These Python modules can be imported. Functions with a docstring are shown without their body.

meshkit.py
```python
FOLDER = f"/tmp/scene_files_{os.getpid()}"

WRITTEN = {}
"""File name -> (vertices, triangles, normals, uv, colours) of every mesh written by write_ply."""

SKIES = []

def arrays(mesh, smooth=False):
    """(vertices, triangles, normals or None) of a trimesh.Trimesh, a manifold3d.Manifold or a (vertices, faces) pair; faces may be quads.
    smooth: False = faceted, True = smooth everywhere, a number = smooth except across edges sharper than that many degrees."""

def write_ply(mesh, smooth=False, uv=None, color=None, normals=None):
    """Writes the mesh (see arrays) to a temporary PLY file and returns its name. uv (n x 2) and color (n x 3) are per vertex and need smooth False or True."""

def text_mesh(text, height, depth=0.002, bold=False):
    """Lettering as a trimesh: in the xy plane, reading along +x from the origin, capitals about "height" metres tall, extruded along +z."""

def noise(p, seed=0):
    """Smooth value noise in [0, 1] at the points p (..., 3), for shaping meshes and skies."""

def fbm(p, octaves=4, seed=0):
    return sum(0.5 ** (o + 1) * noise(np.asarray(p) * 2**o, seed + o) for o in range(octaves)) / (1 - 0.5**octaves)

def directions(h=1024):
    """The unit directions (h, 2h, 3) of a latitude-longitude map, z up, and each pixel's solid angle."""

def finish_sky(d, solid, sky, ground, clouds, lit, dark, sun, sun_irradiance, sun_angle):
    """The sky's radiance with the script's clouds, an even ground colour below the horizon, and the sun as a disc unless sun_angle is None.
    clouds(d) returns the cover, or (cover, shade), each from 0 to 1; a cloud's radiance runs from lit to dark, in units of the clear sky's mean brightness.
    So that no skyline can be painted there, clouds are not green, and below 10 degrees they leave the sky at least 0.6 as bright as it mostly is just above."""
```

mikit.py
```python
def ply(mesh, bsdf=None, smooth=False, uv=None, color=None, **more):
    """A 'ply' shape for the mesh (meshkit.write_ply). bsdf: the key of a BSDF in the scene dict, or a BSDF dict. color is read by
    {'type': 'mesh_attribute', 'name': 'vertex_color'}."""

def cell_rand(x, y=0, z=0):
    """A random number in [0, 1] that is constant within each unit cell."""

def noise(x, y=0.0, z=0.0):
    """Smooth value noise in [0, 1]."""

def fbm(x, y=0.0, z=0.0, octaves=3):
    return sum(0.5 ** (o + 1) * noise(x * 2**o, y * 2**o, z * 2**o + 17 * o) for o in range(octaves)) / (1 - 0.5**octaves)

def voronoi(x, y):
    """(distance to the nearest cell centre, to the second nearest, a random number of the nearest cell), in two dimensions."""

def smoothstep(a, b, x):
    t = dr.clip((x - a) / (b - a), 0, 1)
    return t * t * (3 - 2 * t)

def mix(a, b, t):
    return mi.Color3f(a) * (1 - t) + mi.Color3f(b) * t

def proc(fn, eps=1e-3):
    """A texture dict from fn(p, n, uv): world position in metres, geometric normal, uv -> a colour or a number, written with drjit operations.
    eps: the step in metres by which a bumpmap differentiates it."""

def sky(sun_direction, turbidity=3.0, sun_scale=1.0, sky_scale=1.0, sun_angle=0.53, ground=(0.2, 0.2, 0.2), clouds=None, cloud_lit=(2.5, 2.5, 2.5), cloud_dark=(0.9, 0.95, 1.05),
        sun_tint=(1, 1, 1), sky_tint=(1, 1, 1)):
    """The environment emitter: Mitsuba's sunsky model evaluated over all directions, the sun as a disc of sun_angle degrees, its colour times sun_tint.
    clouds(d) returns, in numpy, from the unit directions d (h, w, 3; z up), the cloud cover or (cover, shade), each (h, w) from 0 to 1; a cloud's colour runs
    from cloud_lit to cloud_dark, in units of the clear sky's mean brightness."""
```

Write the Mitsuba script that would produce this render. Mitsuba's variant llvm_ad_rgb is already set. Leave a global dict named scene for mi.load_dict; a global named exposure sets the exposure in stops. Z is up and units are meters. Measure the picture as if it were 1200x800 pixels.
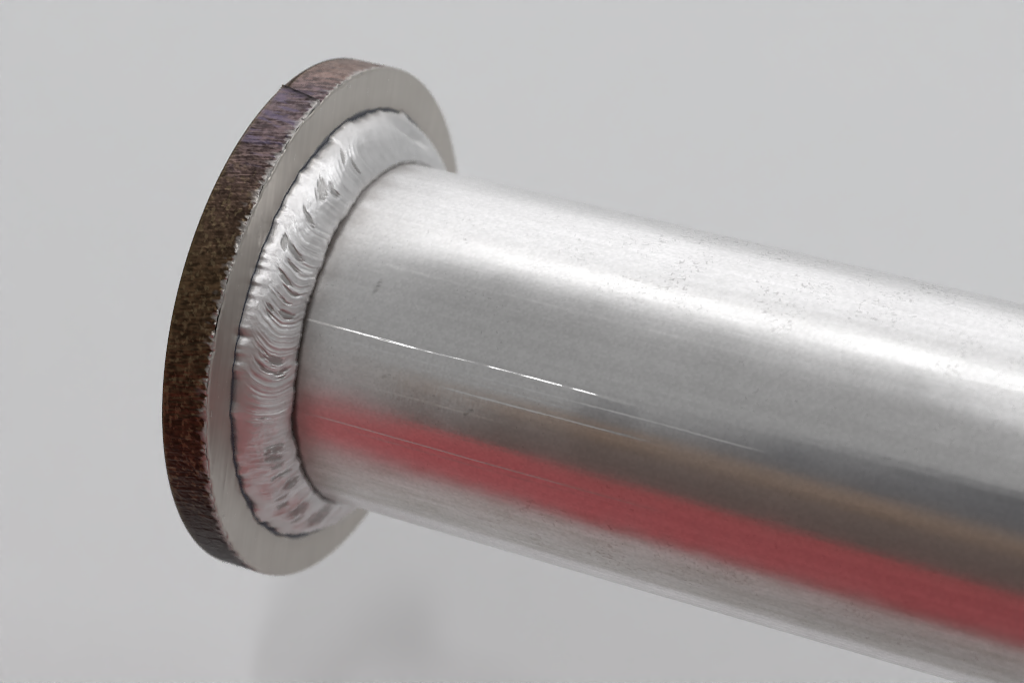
import math
import numpy as np, trimesh, mitsuba as mi, drjit as dr, mikit, meshkit
from mikit import noise, fbm, cell_rand, smoothstep, mix

T = mi.ScalarTransform4f
R = 0.0125                      # outer radius of the tube (25 mm tube); all shapes below are laid out in tube radii
H = 4.0 * R                     # height of the flange centre above the tabletop
scene, labels = {}, {}
exposure = 0.15

# ------------------------------------------------------------------ camera
PITCH = math.radians(45)
P_CAM = np.array([-0.97396641, -0.09912671, 13.99487793])     # flange centre seen from the camera (right, down, forward), in radii
D_CAM = np.array([0.9035, 0.23127832, -0.36082973])
U_CAM = np.array([0.37088531, 0.0, 0.92867868])
V_CAM = np.array([0.21478324, -0.97288763, -0.08577773])
cp, sp = math.cos(PITCH), math.sin(PITCH)
CAM = np.array([[1, 0, 0], [0, -sp, -cp], [0, cp, -sp]])      # rows: right, down, forward in the world
CENTRE = np.array([0, 0, H])
EYE = CENTRE - R * (P_CAM @ CAM)
FWD = CAM[2]
DIR, UU, VV = D_CAM @ CAM, U_CAM @ CAM, V_CAM @ CAM           # tube axis and the two directions across it
scene['camera'] = {
    'type': 'thinlens', 'fov': 2 * math.degrees(math.atan(600 / 2813.18)), 'fov_axis': 'x',
    'aperture_radius': 0.105 * R, 'focus_distance': 12.75 * R, 'near_clip': 0.002, 'far_clip': 50.0,
    'to_world': T().look_at(origin=EYE.tolist(), target=(EYE + FWD).tolist(), up=[0, 0, 1])}

# ------------------------------------------------------------------ light of the room
scene['room_light'] = {'type': 'constant', 'radiance': {'type': 'rgb', 'value': [0.27, 0.27, 0.27]}}


def bsdf(key, **k):
    scene[key] = {'type': 'twosided', 'bsdf': k}
    return key


def rgb(*c):
    return {'type': 'rgb', 'value': list(c)}


bsdf('lamp_shell', type='principled', base_color=rgb(.6, .6, .6), roughness=.5)


def grid(nu, nv, closed=False):
    """triangles of a grid of nu columns and nv rows, vertex (i, j) at i * nv + j"""
    i, j = np.meshgrid(np.arange(nu if closed else nu - 1), np.arange(nv - 1), indexing='ij')
    a, b = i * nv + j, ((i + 1) % nu) * nv + j
    a, b = a.ravel(), b.ravel()
    return np.vstack([np.stack([a, b, b + 1], 1), np.stack([a, b + 1, a + 1], 1)])


def mesh(v, f):
    return trimesh.Trimesh(v, f, process=False)


def world(x, y, z):
    """tube coordinates in radii (two across, one along) to world metres"""
    return CENTRE + R * (np.asarray(x)[..., None] * UU + np.asarray(y)[..., None] * VV + np.asarray(z)[..., None] * DIR)


def block(lo, hi, frame, bevel=0.0):
    """a bevelled block in the frame (origin, 3 axes)"""
    lo, hi = np.asarray(lo, float), np.asarray(hi, float)
    if bevel:
        pts = [np.where(np.array(c) > 0, hi, lo) - np.array(c) * bevel * (1 - np.eye(3)[k]) for c in np.ndindex(2, 2, 2) for k in range(3) for c in [np.array(c) * 2 - 1]]
    else:
        pts = [np.where(np.array(c) > 0, hi, lo) for c in np.ndindex(2, 2, 2)]
    m = trimesh.convex.convex_hull(np.array(pts))
    o, ax = frame
    m.vertices = np.asarray(o) + m.vertices @ np.asarray(ax)
    m.fix_normals()
    return m


def panel_lamp(name, part, centre, aim, along, w, h, radiance, label, cat, depth=.03):
    """a lamp: shallow housing with a rim, and a flat diffuser that emits"""
    n = np.asarray(aim, float) - centre
    n /= np.linalg.norm(n)
    a = np.asarray(along, float) - np.dot(along, n) * n
    a /= np.linalg.norm(a)
    b = np.cross(n, a)
    fr = (np.asarray(centre, float), np.array([a, b, n]))
    rim = min(.012, h * .2)
    scene[name + '__housing'] = mikit.ply(trimesh.util.concatenate([
        block((-w/2 - rim, -h/2 - rim, -depth), (w/2 + rim, h/2 + rim, -.004), fr, .003),
        block((-w/2 - rim, -h/2 - rim, -.003), (w/2 + rim, -h/2 - .0005, .006), fr), block((-w/2 - rim, h/2 + .0005, -.003), (w/2 + rim, h/2 + rim, .006), fr),
        block((-w/2 - rim, -h/2, -.003), (-w/2 - .0005, h/2, .006), fr), block((w/2 + .0005, -h/2, -.003), (w/2 + rim, h/2, .006), fr)]), 'lamp_shell')
    q = np.array([[-w/2, -h/2, 0], [w/2, -h/2, 0], [w/2, h/2, 0], [-w/2, h/2, 0]])
    scene[name + '__' + part] = mikit.ply((fr[0] + q @ fr[1], np.array([[0, 1, 2, 3]])), 'lamp_shell', emitter={'type': 'area', 'radiance': rgb(*radiance)})
    labels[name] = {'label': label, 'category': cat}


def toward(x, y, dist, z=1.0):
    v = np.array([x, y, z], float)
    return CENTRE + dist * v / np.linalg.norm(v)


AX = np.array([DIR[0], DIR[1], 0]) / math.hypot(DIR[0], DIR[1])    # along the tube, level
BX = np.array([AX[1], -AX[0], 0])                                  # across it, level, towards the camera's side
panel_lamp('added_panel', 'diffuser', toward(-.05, 1, .98, .39), CENTRE, [1, 0, 0], 1.5, .76, (.76, .76, .77), 'broad white light panel added for bright walls beyond the tabletop', 'added_panel')  # added panel, in place of bright walls mirrored in the tube's upper side
panel_lamp('strip_light', 'diffuser', toward(-.20, .70, 1.15), CENTRE, AX, .95, .08, (4.7, 4.7, 4.7), 'bright strip light hung above the far side, mirrored as the white streak on the tube', 'lamp')
panel_lamp('fill_panel', 'diffuser', toward(.75, .30, 1.5), CENTRE, [1, 0, 0], .75, .6, (2.75, 2.75, 2.8), 'wide fill light added above the right side of the tabletop', 'lamp')  # unseen fill light, added only to brighten the table
panel_lamp('tube_lamp', 'diffuser', toward(.06, .06, 1.5), CENTRE, [0, 1, 0], .22, .11, (24, 24, 24.3), 'ceiling tube lamp straight above the tabletop', 'lamp')
panel_lamp('tube_lamp_001', 'diffuser', toward(-.01, -.42, 1.5), CENTRE, [0, 1, 0], .24, .03, (125, 125, 127), 'narrow ceiling tube lamp above the camera', 'lamp')

# ------------------------------------------------------------------ tabletop
def table_tone(p, n, uv):
    a = fbm(p.x * 14, p.y * 14, 0, 3)
    b = noise(p.x * 2600, p.y * 2600)
    return mix((.78, .79, .795), (.80, .81, .81), a * .7 + b * .3)


bsdf('table_paint', type='roughplastic', diffuse_reflectance=mikit.proc(table_tone), alpha=.35, nonlinear=False)
ys, zs = np.linspace(-.42, .92, 50), np.zeros(50)
xs = np.linspace(-1.1, 1.1, 2)
tv = np.stack([np.repeat(xs, 50), np.tile(ys, 2), np.tile(zs, 2)], 1)
scene['tabletop'] = mikit.ply(mesh(tv, grid(2, 50)), 'table_paint', smooth=True)
labels['tabletop'] = {'label': 'plain pale grey sheet spread out flat underneath the tube', 'category': 'tabletop', 'kind': 'structure'}

# ------------------------------------------------------------------ tube
L = 12.0
RIDGES = [(175.5, .25, 2.2, .48, 110), (178.95, .33, 2.95, .20, 25), (185.0, 1.1, 2.35, .22, 20), (205.4, .3, 2.5, .13, 20), (152.6, .4, 5.0, .45, 10), (142.4, 2.4, 4.2, .25, 8), (207.5, .5, 2.2, .15, 10), (181.5, .3, 1.9, .3, 9), (191, .35, 1.6, .4, 9), (169, .9, 3.2, .2, 6)]


def scratch(k, s, i):
    k0, s0, k1, s1, w, um = SCRATCH[i]
    dx, dy = (k1 - k0) * math.pi / 180, s1 - s0
    l = math.hypot(dx, dy)
    ax, ay = (k - k0) * (math.pi / 180), s - s0
    t, q = (ax * dx + ay * dy) / l, (ax * dy - ay * dx) / l
    return dr.exp(-dr.square(q / w)) * smoothstep(0, .2 * l, t) * (1 - smoothstep(.8 * l, l, t))


def tube_height(p, n, uv):
    k, s = uv.x * 360, uv.y * L
    h = 1.5e-6 * noise(s * 130, k * .5) * (1.3 - smoothstep(.4, 2.0, s))            # fine turning marks round the tube
    h += 1.0e-6 * noise(k * 1.7, s * .22) + .35e-6 * noise(k * 4.3, s * .5)            # drawing lines along it
    h += 2.0e-6 * noise(k * 1.1, s * 26) * noise(s * 3, k * .05)
    for c, a, b, w, um in RIDGES:
        wob = (noise(s * 2.2, c) - .5) * .4 + (noise(s * 30, c) - .5) * .10
        m = smoothstep(a - .1, a + .25, s) * (1 - smoothstep(b - .4, b + .05, s)) * (.85 + .4 * noise(s * 2.6, c))
        h += um * 1e-6 * m * smoothstep(-1, 1, (k - c - wob) / (w * (.65 + .9 * noise(s * 14, c))))
    for i in (2, 3):
        h += SCRATCH[i][5] * 1e-6 * scratch(k, s, i)
    return h


SCRATCH = [(163.5, .575, 156.9, .595, .013, 45), (187.6, 1.04, 199.8, 1.4, .006, -14), (161.5, .80, 164.5, .86, .005, 12), (166, .95, 168.5, .965, .006, 12), (192, 1.24, 189, 1.30, .01, -22), (187, .74, 185.5, .80, .009, -20), (136, .93, 138.5, .96, .006, -25), (138, 1.23, 137.2, 1.5, .006, 18)]


def specks(k, s):
    """dark pits: fine and dense on the upper right, larger and brown on the lower flank"""
    up = smoothstep(.8, 2.2, s) * (1 - smoothstep(138, 150, k))
    low = smoothstep(.9, 1.9, s) * smoothstep(209, 217, k) * (1 - smoothstep(233, 241, k))
    x, y = k * .0175 + s * .31, s - k * .0175 * .31
    wx, wy = x + .02 * noise(x * 30, y * 30, 5), y + .02 * noise(x * 30, y * 30, 9)
    fine = smoothstep(.66, .95, noise(wx * 95, wy * 80, 2)) * smoothstep(.40, .75, noise(x * 9, y * 9, 4))
    big = .55 * smoothstep(.62, .95, noise(wx * 74, wy * 58, 7)) * smoothstep(.40, .75, fbm(x * 7, y * 7, 8, 2))
    few = smoothstep(.88, .97, noise(wx * 60, wy * 60, 12)) * smoothstep(.4, .8, noise(x * 5, y * 5, 14))
    return dr.clip(fine * up * .8 + big * low + few * .5, 0, 1), low


def tube_colour(p, n, uv):
    k, s = uv.x * 360, uv.y * L
    a = fbm(k * .05, s * 3.1, 0, 4)
    g = .6 * noise(k * .55, s * .3) + .4 * noise(k * 1.6, s * .5, 3)
    c = mix((.77, .76, .755), (.93, .925, .92), a * .35 + g * .65)
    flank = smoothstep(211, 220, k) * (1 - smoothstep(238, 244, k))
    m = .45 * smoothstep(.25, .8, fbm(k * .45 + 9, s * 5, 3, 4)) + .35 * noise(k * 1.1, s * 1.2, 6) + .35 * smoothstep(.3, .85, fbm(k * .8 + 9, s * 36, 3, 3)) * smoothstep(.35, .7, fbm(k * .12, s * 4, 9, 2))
    c = mix(c, (.50, .49, .445), flank * (.42 + .45 * m))  # mottled oxide, with the underside's dim reflection put into the colour
    sp_, low = specks(k, s)
    c = mix(c, mix((.34, .33, .32), (.22, .16, .13), smoothstep(.05, .2, low)), sp_ * .6)
    for i in (0, 4, 5, 6):
        c = mix(c, (.22, .21, .20), scratch(k, s, i) * .6 * noise(k * 2.2, s * 40))
    c = c * (.93 + .14 * noise(k * 1.3, s * 75, 5))
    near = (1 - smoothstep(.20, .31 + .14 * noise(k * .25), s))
    c = mix(c, (.42, .39, .37), near * .7)  # dull sooty zone, with the bead's dark reflection put into the colour
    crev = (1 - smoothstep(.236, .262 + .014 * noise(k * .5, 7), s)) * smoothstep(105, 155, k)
    return mix(c, (.075, .06, .052), crev * .85)  # soot, plus the shade of the crevice put into the tube colour


def tube_rough(p, n, uv):
    k, s = uv.x * 360, uv.y * L
    r = .15 + .08 * fbm(k * .08, s * 4, 1, 3) + .16 * (1 - smoothstep(136, 168, k))
    r += .10 * smoothstep(209, 219, k) * fbm(k * .2, s * 11, 4, 3)
    r += .14 * (1 - smoothstep(.2, 1.3, s))
    return r


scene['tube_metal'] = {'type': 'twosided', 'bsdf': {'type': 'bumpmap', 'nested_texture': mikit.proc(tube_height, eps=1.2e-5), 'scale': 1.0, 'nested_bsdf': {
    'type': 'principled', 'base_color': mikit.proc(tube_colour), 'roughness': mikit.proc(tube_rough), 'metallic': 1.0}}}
NK = 721
kk = np.linspace(0, 2 * np.pi, NK)
sl = np.concatenate([np.linspace(-.28, 4, 60), np.linspace(4.2, L, 24)])
K, S = np.meshgrid(kk, sl, indexing='ij')
tube_uv = np.stack([K.ravel() / (2 * np.pi), S.ravel() / L], 1)
tv = world(np.cos(K), np.sin(K), S).reshape(-1, 3)
tn = (np.cos(K)[..., None] * UU + np.sin(K)[..., None] * VV).reshape(-1, 3)
f = grid(NK, len(sl))
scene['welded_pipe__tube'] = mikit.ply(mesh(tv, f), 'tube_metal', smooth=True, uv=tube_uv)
labels['welded_pipe__tube'] = {'label': 'long bright drawn aluminium tube with fine lengthwise scratches'}
bsdf('bore_metal', type='principled', base_color=rgb(.6, .59, .58), roughness=.45, metallic=1.0)
prof = [(1.0, L), (.995, L + .005), (.88, L + .005), (.875, L), (.875, -.283), (.88, -.2845), (.995, -.2845)]
ka = np.linspace(0, 2 * np.pi, 181)[:-1]
bv = np.stack([world(r * np.cos(ka), r * np.sin(ka), np.full_like(ka, z)) for r, z in prof], 1).reshape(-1, 3)
scene['welded_pipe__tube__bore'] = mikit.ply(mesh(bv, grid(180, len(prof), True)), 'bore_metal', smooth=30)
labels['welded_pipe'] = {'label': 'bright metal tube welded into a round flange with a burnt brown rim', 'category': 'pipe'}

# ------------------------------------------------------------------ flange
RF, TH, RT, WZ = 1.5194, .2825, 1.2571, .2289
N1 = lambda x, seed=0: meshkit.noise(np.stack([x, np.zeros_like(x), np.zeros_like(x)], -1), seed)
N2 = lambda x, y, seed=0: meshkit.noise(np.stack([x, y, np.zeros_like(x)], -1), seed)
F2 = lambda x, y, seed=0, o=4: meshkit.fbm(np.stack([x, y, np.zeros_like(x)], -1), o, seed)
sst = lambda a, b, x: (lambda t: t * t * (3 - 2 * t))(np.clip((x - a) / (b - a), 0, 1))
mixc = lambda a, b, t: np.asarray(a) * (1 - t[..., None]) + np.asarray(b) * t[..., None]

NR = 3600
kr = np.linspace(0, 360, NR + 1)[:-1]
qr = np.concatenate([np.linspace(-TH, -.012, 64), [-.006]])
KR, Q = np.meshgrid(kr, qr, indexing='ij')
# the torch's start mark: a small lip and a hollow beyond it
dk = KR - (123.0 + (Q + TH) / TH * 2.9)
lip = np.where(dk > 0, .022 * np.exp(-dk / 1.6), -.030 * np.exp(dk / 4.0)) * (dk < 40)
edge = np.exp((Q + .012) / .03)                                   # towards the face
slant = KR + Q * 9
stri = (N2(slant * 1.3, Q * 6, 1) - .5) * .0035 + (N2(slant * 3.1, Q * 14, 2) - .5) * .0025
rough = (F2(KR * 2.2, Q * 60, 3, 3) - .5) * .004
burr = edge * ((F2(KR * .9, Q * 20, 4, 4) - .5) * .026 + np.maximum(N2(KR * 1.9, Q * 45, 6) - .78, 0) * .07) * sst(95, 112, KR) * (1 - sst(258, 270, KR))
rad = RF - .006 + stri + rough + burr + lip - .004 * np.exp(-(Q + TH) / .008)
kx = np.radians(KR)
rad[:, -1] = RF - .045
rv = world(rad * np.cos(kx), rad * np.sin(kx), Q + edge * (F2(KR * .35, Q * 0, 8, 4) - .5) * .020 * sst(90, 112, KR) * (1 - sst(262, 275, KR))).reshape(-1, 3)
ks = [0, 60, 92, 112, 124, 140, 155, 172, 195, 222, 245, 275, 360]
cs = [(.2, .17, .15), (.26, .23, .21), (.30, .25, .235), (.30, .235, .225), (.22, .19, .225), (.175, .145, .165), (.16, .12, .10), (.19, .14, .085), (.165, .115, .07), (.085, .058, .045), (.032, .021, .019), (.035, .026, .022), (.2, .17, .15)]  # scorch tints; the bottom also has its dark reflections put into the colour
base = np.stack([np.interp(KR, ks, [c[i] for c in cs]) for i in range(3)], -1)
sp1 = F2(KR * .9, Q * 46, 11, 4)
gr = N2(slant * 2.9, Q * 30, 12) * sst(145, 175, KR) + N2(slant * 2.4, Q * 11, 14) * (1 - sst(145, 175, KR))
base *= np.array([.92, .78, .70])
cn = np.interp(KR, [0, 200, 238, 262, 360], [.8, .8, .2, .3, .9])
base *= (1 + cn * (1.35 * sst(.25, .78, sp1 * .6 + gr * .4) - .65))[..., None]
gold = sst(.56, .72, F2(KR * 1.0, Q * 52, 13, 3)) * sst(140, 160, KR) * (1 - sst(212, 234, KR))
base *= np.interp(KR, [0, 150, 175, 230, 280, 360], [.9, .72, .60, .52, .7, 1])[..., None]
base = mixc(base, (.30, .225, .13), gold * .45)
blue = sst(.5, .7, F2(KR * .9, Q * 8, 15, 3)) * sst(117, 124, KR) * (1 - sst(138, 152, KR))
base = mixc(base, (.15, .125, .20), blue * .55)
dark = np.exp(-np.maximum(-dk, 0) / .8) * np.exp(-np.maximum(dk, 0) / .8)
base = mixc(base, (.02, .016, .016), np.clip(dark * 1.3, 0, .9))  # oxide line, with the dark of the notch crevice put into the colour
sil = np.clip(sst(.45, .62, N2(KR * 1.5, Q * 30, 17) * .55 + .45 * np.exp((Q + .012) / .035)) * np.exp((Q + .012) / .028), 0, 1)
base = mixc(base, (.62, .60, .57), sil * .9)
base = mixc(base, (.20, .15, .07), np.exp(-(Q + TH) / .010) * .7)
scene['rim_metal'] = {'type': 'twosided', 'bsdf': {'type': 'principled', 'base_color': {'type': 'mesh_attribute', 'name': 'vertex_color'}, 'roughness': .40, 'metallic': .9, 'specular': .3}}
scene['welded_pipe__flange__rim'] = mikit.ply(mesh(rv, grid(NR, len(qr), True)), 'rim_metal', smooth=True, color=base.reshape(-1, 3))
labels['welded_pipe__flange__rim'] = {'label': 'flame-cut flange rim scorched dark brown, gold and violet'}

# the flange's satin face: chamfer, ground face, heat line at the weld
jag_t = (N1(kr * .36, 21) - .5) * .022 + (N1(kr * .95, 22) - .5) * .009 + (F2(kr * .12, kr * 0, 23) - .5) * .03
rr = np.concatenate([[1.02], np.linspace(RT - .05, RT + .05, 26), np.linspace(RT + .06, RF - .03, 16), [RF - .02, RF - .012, RF - .008]])
KF, RR = np.meshgrid(kr, rr, indexing='ij')
zf = np.where(RR > RF - .015, -(RR - (RF - .015)) * 1.2, 0.0)
dt = RR - (RT + jag_t[:, None])
zf = zf - .010 * np.exp(-np.square((dt - .010) / .008))          # undercut along the weld toe
outer = sst(RF - .03, RF - .012, RR)
RJ = RR + outer * ((F2(kr * .5, kr * 0, 25) - .5) * .022 * sst(95, 112, kr) * (1 - sst(258, 270, kr)))[:, None]
kx = np.radians(KF)
fv = world(RJ * np.cos(kx), RJ * np.sin(kx), zf).reshape(-1, 3)


def face_colour(p, n, uv):
    a, b = uv.x, uv.y
    q, r = a * .985 + b * .17, -a * .17 + b * .985
    l = .5 * noise(q * 60, r * 1.8) + .3 * noise(q * 105, r * 3) + .2 * noise(q * 24, r * 4)
    c = mix((.51, .478, .435), (.63, .59, .54), l * .6 + .4 * fbm(a * 5, b * 5, 2, 4))
    c = mix(c, (.74, .72, .69), smoothstep(.965, .985, noise(q * 70, r * 30, 4)))
    rad, ang = dr.sqrt(a * a + b * b), dr.atan2(b, a)
    t = (rad - RT - .008) / (.016 + .016 * noise(ang * 26, 2))
    heat = 1 - smoothstep(.3, 1.2, t)
    warm = 1 - smoothstep(0, 5, t)
    c = mix(c, (.40, .36, .32), warm * .35)
    return mix(c, (.045, .058, .085), heat * .9)


def face_height(p, n, uv):
    a, b = uv.x, uv.y
    q = a * .985 + b * .17
    r = -a * .17 + b * .985
    return 10e-6 * noise(q * 95, r * 2.5) + 30e-6 * noise(q * 48, r * 1.6) + 30e-6 * noise(q * 21, r * 3)


scene['face_metal'] = {'type': 'twosided', 'bsdf': {'type': 'bumpmap', 'nested_texture': mikit.proc(face_height, eps=2e-5), 'scale': 1.0, 'nested_bsdf': {
    'type': 'principled', 'base_color': mikit.proc(face_colour), 'roughness': .36, 'metallic': .92}}}
scene['welded_pipe__flange'] = mikit.ply(mesh(fv, grid(NR, len(rr), True)), 'face_metal', smooth=True, uv=np.stack([(RJ * np.cos(kx)).ravel(), (RJ * np.sin(kx)).ravel()], 1))
labels['welded_pipe__flange'] = {'label': 'round flange plate with a brushed satin grey face'}
bk = [(RF - .004, -TH), (RF - .02, -TH - .002), (1.0, -TH - .002)]
bv = np.stack([world(r * np.cos(ka), r * np.sin(ka), np.full_like(ka, z)) for r, z in bk], 1).reshape(-1, 3)
scene['welded_pipe__flange__back_face'] = mikit.ply(mesh(bv, grid(180, len(bk), True)), 'bore_metal')

# ------------------------------------------------------------------ weld bead
NW, NP = 4400, 110
kw = np.linspace(0, 360, NW + 1)[:-1]
ph = np.linspace(0, 1, NP)
KW, F = np.meshgrid(kw, ph, indexing='ij')
jag_t = np.interp(kw, kr, jag_t, period=360)[:, None]
jag_i = ((N1(kw * .34, 31) - .5) * .016 + (N1(kw * .9, 32) - .5) * .008 + (F2(kw * .1, kw * 0, 33) - .5) * .03)[:, None]
r0, z0 = RT + jag_t * np.exp(-F / .10), 0.006
r1, z1 = 1.004, WZ + jag_i * np.exp(-(1 - F) / .10)
low = sst(196, 210, KW)                                          # the ripples straighten on the lower side
arcf = lambda k, f: (1 - sst(192, 208, k)) * 7.5 * (1 - np.square((f - .66) / .6)) + sst(192, 208, k) * 1.0 * (f - .5)
arc = arcf(KW, F)
warp = (F2(KW * .06, F * 2.2, 41, 3) - .5) * 3.0
PH = KW - arc + warp
calm = sst(112, 130, KW)                                         # smooth silvery start of the bead at the top
r1d = lambda x, seed: N2(x, F * 1.3, seed)
amp = .35 + 1.0 * F2(KW * .11, F * 3, 43, 3)
prof_f = np.clip(4 * F * (1 - F), 0, 1) ** .6 * (.25 + .75 * sst(.12, .34, F))
hgt = (.050 - .012 * low) * np.power(np.clip(4 * F * (1 - F), 0, 1), .75)
cusp = lambda x, seed: 1 - np.abs(2 * r1d(x, seed) - 1)
hgt += .0040 * (cusp(PH * .95, 44) - .5) * calm * amp * prof_f * (1 + .6 * low)
hgt += .0024 * (r1d(PH * 2.1, 50) - .5) * calm * amp * prof_f * (1 + .5 * low)
hgt += .0065 * (cusp(PH * .17, 45) - .5) * calm * amp * prof_f
hgt += .016 * (r1d(PH * .13, 46) - .5) * prof_f * (.25 + .75 * calm)
hgt += low * sst(218, 230, KW) * .034 * (r1d(PH * .15 + 5, 47) - .5) * prof_f
hgt += low * .011 * (F2(KW * .30, F * 5.5, 57, 3) - .5) * prof_f
hgt += .0016 * (F2(KW * .9, F * 16, 48, 3) - .5) + .005 * (F2(KW * .2, F * 5, 49, 3) - .5)
hgt -= .10 * np.exp(-np.square((KW - 86) / 7.0) - np.square((F - .42 - (86 - KW) * .012) / .16))     # crater where the torch stopped
PATCH = [(126.3, .33, 1.1, .10), (125.3, .62, .6, .16), (139.5, .38, 2.6, .13), (137.5, .55, 1.3, .13), (148.8, .42, .9, .14), (157.8, .22, 1.8, .06), (159.2, .45, 1.0, .20), (163, .5, .6, .2), (166.8, .42, .9, .14), (169.5, .6, .7, .16), (172, .5, .5, .15), (175.4, .34, 1.5, .07), (175.8, .62, 1.0, .14), (188.0, .50, 1.6, .22), (190.6, .42, .7, .18), (192.2, .72, 1.6, .14), (216.6, .62, 2.0, .17), (219.0, .58, 1.6, .14), (222.4, .62, .9, .14), (227.0, .62, 1.0, .2), (232.6, .72, 1.6, .17), (236, .5, .9, .14), (246.5, .6, 2.6, .2), (251.5, .45, 1.2, .14), (259, .68, 3.4, .26), (241, .42, 1.2, .12), (205, .45, .5, .12)]  # grey oxide; the lowest ones put dark bead facets into the colour
pat = np.zeros_like(KW)
for k0, f0, wk, wf in PATCH:
    a0 = arcf(np.array(float(k0)), f0)
    d = np.exp(-np.square((KW - arc + warp * .4 - (k0 - a0)) / (wk * 1.25)) - np.square((F - f0) / (wf * 1.25)))
    pat = np.maximum(pat, d)
pn = F2(PH * 1.9, F * 9, 51, 4)
pat = sst(.30, .74, pat * (.05 + 1.75 * pn))
hgt -= .0045 * pat
nr, nz = .665, .747
rad = r0 + (r1 - r0) * F + hgt * nr
zz = z0 + (z1 - z0) * F + hgt * nz
zz[:, 0], rad[:, 0] = -.012, r0[:, 0] + .003                    # the edges turn down to plate and tube
rad[:, -1] = .996
rad[:, -2] += .012
rad[:, -3] += .010
kx = np.radians(KW)
wv = world(rad * np.cos(kx), rad * np.sin(kx), zz).reshape(-1, 3)
wc = np.broadcast_to(np.array([.87, .865, .86]), KW.shape + (3,)).copy()
wc *= (.86 + .2 * F2(KW * .5, F * 9, 53, 4))[..., None]
wc *= (1 + .22 * (r1d(PH * 1.25, 61) - .5) * prof_f * (.3 + .7 * calm))[..., None]  # light and dark of the ripples put into the bead colour
wc = mixc(wc, (.80, .78, .77), .5 * sst(.35, .1, F))
wc = mixc(wc, (.27, .26, .245), pat * .68)
soot_shade = np.exp(-(1 - F) / .012) + np.exp(-F / .006)  # soot and crease shade put into the colour of both bead edges
wc = mixc(wc, (.10, .085, .075), np.clip(soot_shade * (.2 + .7 * F2(KW * .6, F * 3, 55, 3)), 0, .7))
scene['weld_metal'] = {'type': 'twosided', 'bsdf': {'type': 'principled', 'base_color': {'type': 'mesh_attribute', 'name': 'vertex_color'}, 'roughness': .48, 'metallic': .93}}
scene['welded_pipe__weld_bead'] = mikit.ply(mesh(wv, grid(NW, NP, True)), 'weld_metal', smooth=True, color=wc.reshape(-1, 3))
labels['welded_pipe__weld_bead'] = {'label': 'silvery rippled weld bead with grey patches'}

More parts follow.
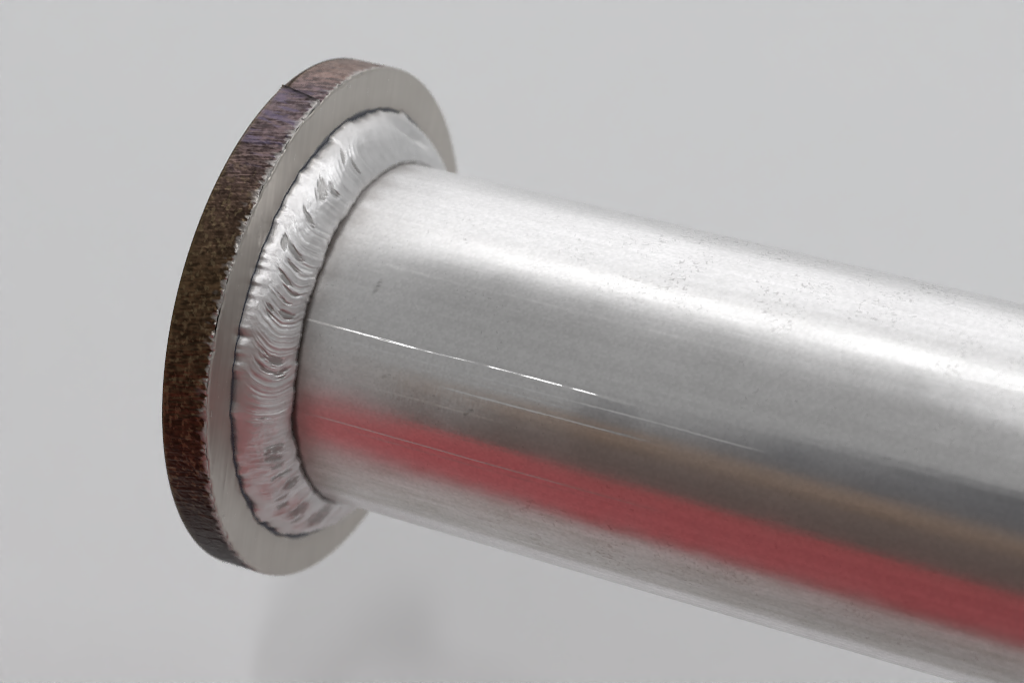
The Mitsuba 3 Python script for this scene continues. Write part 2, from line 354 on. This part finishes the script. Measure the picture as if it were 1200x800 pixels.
# ------------------------------------------------------------------ stand-ins added out of view, and the camera, mirrored in the tube
LEVEL = (np.array([0, 0, 0.0]), np.array([AX, BX, [0, 0, 1.0]]))
sc = lambda *v: tuple(R * np.array(v, float))
bsdf('red_paint', type='principled', base_color=rgb(.40, .072, .078), roughness=.35)
bsdf('brown_dull', type='principled', base_color=rgb(.15, .115, .10), roughness=.8)
bsdf('brown_dull_top', type='principled', base_color=rgb(.255, .18, .13), roughness=.8)
bsdf('black_plastic', type='principled', base_color=rgb(.02, .02, .022), roughness=.5)
scene['red_stand_in__body'] = mikit.ply(block(sc(-18, 5.2, .02), sc(16, 10, 3.14), LEVEL, .0002), 'red_paint')  # added red block, in place of the photographer's red shirt
scene['red_stand_in__lid'] = mikit.ply(block(sc(-18, 5.2, 3.144), sc(16, 10, 3.42), LEVEL, .0002), 'red_paint')
labels['red_stand_in'] = {'label': 'long low red block added for a red shirt, mirrored as the red band on the tube', 'category': 'stand_in_low'}
scene['brown_stand_in__body'] = mikit.ply(block(sc(-9, 22, .02), sc(22, 25, 10.5), LEVEL, .002), 'brown_dull')  # added brown block, in place of the photographer's face and arms
scene['brown_stand_in__lid'] = mikit.ply(block(sc(-9.2, 21.8, 10.55), sc(22.2, 25.2, 15.5), LEVEL, .002), 'brown_dull_top')
bsdf('dark_shell', type='principled', base_color=rgb(.11, .112, .12), roughness=.6)
scene['dark_stand_in__body'] = mikit.ply(block(sc(-9, 26, .02), sc(32, 34, 30), LEVEL, .004), 'dark_shell')  # added dark block, in place of the photographer's dark clothes
scene['dark_stand_in__lid'] = mikit.ply(block(sc(-9, 26, 30.05), sc(32, 34, 36), LEVEL, .004), 'dark_shell')
labels['dark_stand_in'] = {'label': 'tall dark grey block added for the photographer, behind the brown block', 'category': 'case'}
labels['brown_stand_in'] = {'label': 'tall brown block added for the photographer, behind the camera, mirrored as the brown band on the tube', 'category': 'box'}
CF = (EYE, np.array([CAM[0], CAM[1], -CAM[2]]))
scene['compact_camera__body'] = mikit.ply(block(sc(-4.2, -2.6, 1.6), sc(4.2, 2.6, 4.2), CF, .003), 'black_plastic')
cy = trimesh.creation.annulus(.5 * R, 1.9 * R, 1.3 * R)
cy.vertices = EYE + (cy.vertices + [0, 0, .95 * R]) @ CF[1]
scene['compact_camera__lens_barrel'] = mikit.ply(cy, 'black_plastic', smooth=40)
labels['compact_camera'] = {'label': 'small black camera looking down at the tube, mirrored as the dark patch on its right', 'category': 'camera'}
# a grooved block carries the free end of the tube, out of the picture on the right
zc = lambda a: H / R + a * DIR[2] / math.hypot(DIR[0], DIR[1])
bsdf('block_steel', type='principled', base_color=rgb(.32, .32, .33), roughness=.45, metallic=.8)


def ends(poly):
    pts = np.array([[a, b, zc(a) + z if z is not None else .02] for a in (8.3, 9.9) for b, z in poly]) * R
    m = trimesh.convex.convex_hull(pts @ LEVEL[1])
    m.fix_normals()
    return m


scene['v_block__base'] = mikit.ply(ends([(-1.7, None), (1.7, None), (1.7, -1.52), (-1.7, -1.52)]), 'block_steel')
for key, q in (('v_block__jaw', 1), ('v_block__jaw_001', -1)):
    scene[key] = mikit.ply(ends([(q * .03, -1.51), (q * 1.65, -1.51), (q * 1.65, .16), (q * 1.4, .0), (q * .03, -1.40)]), 'block_steel')
labels['v_block'] = {'label': 'grey steel block with a V groove carrying the free end of the tube', 'category': 'block'}
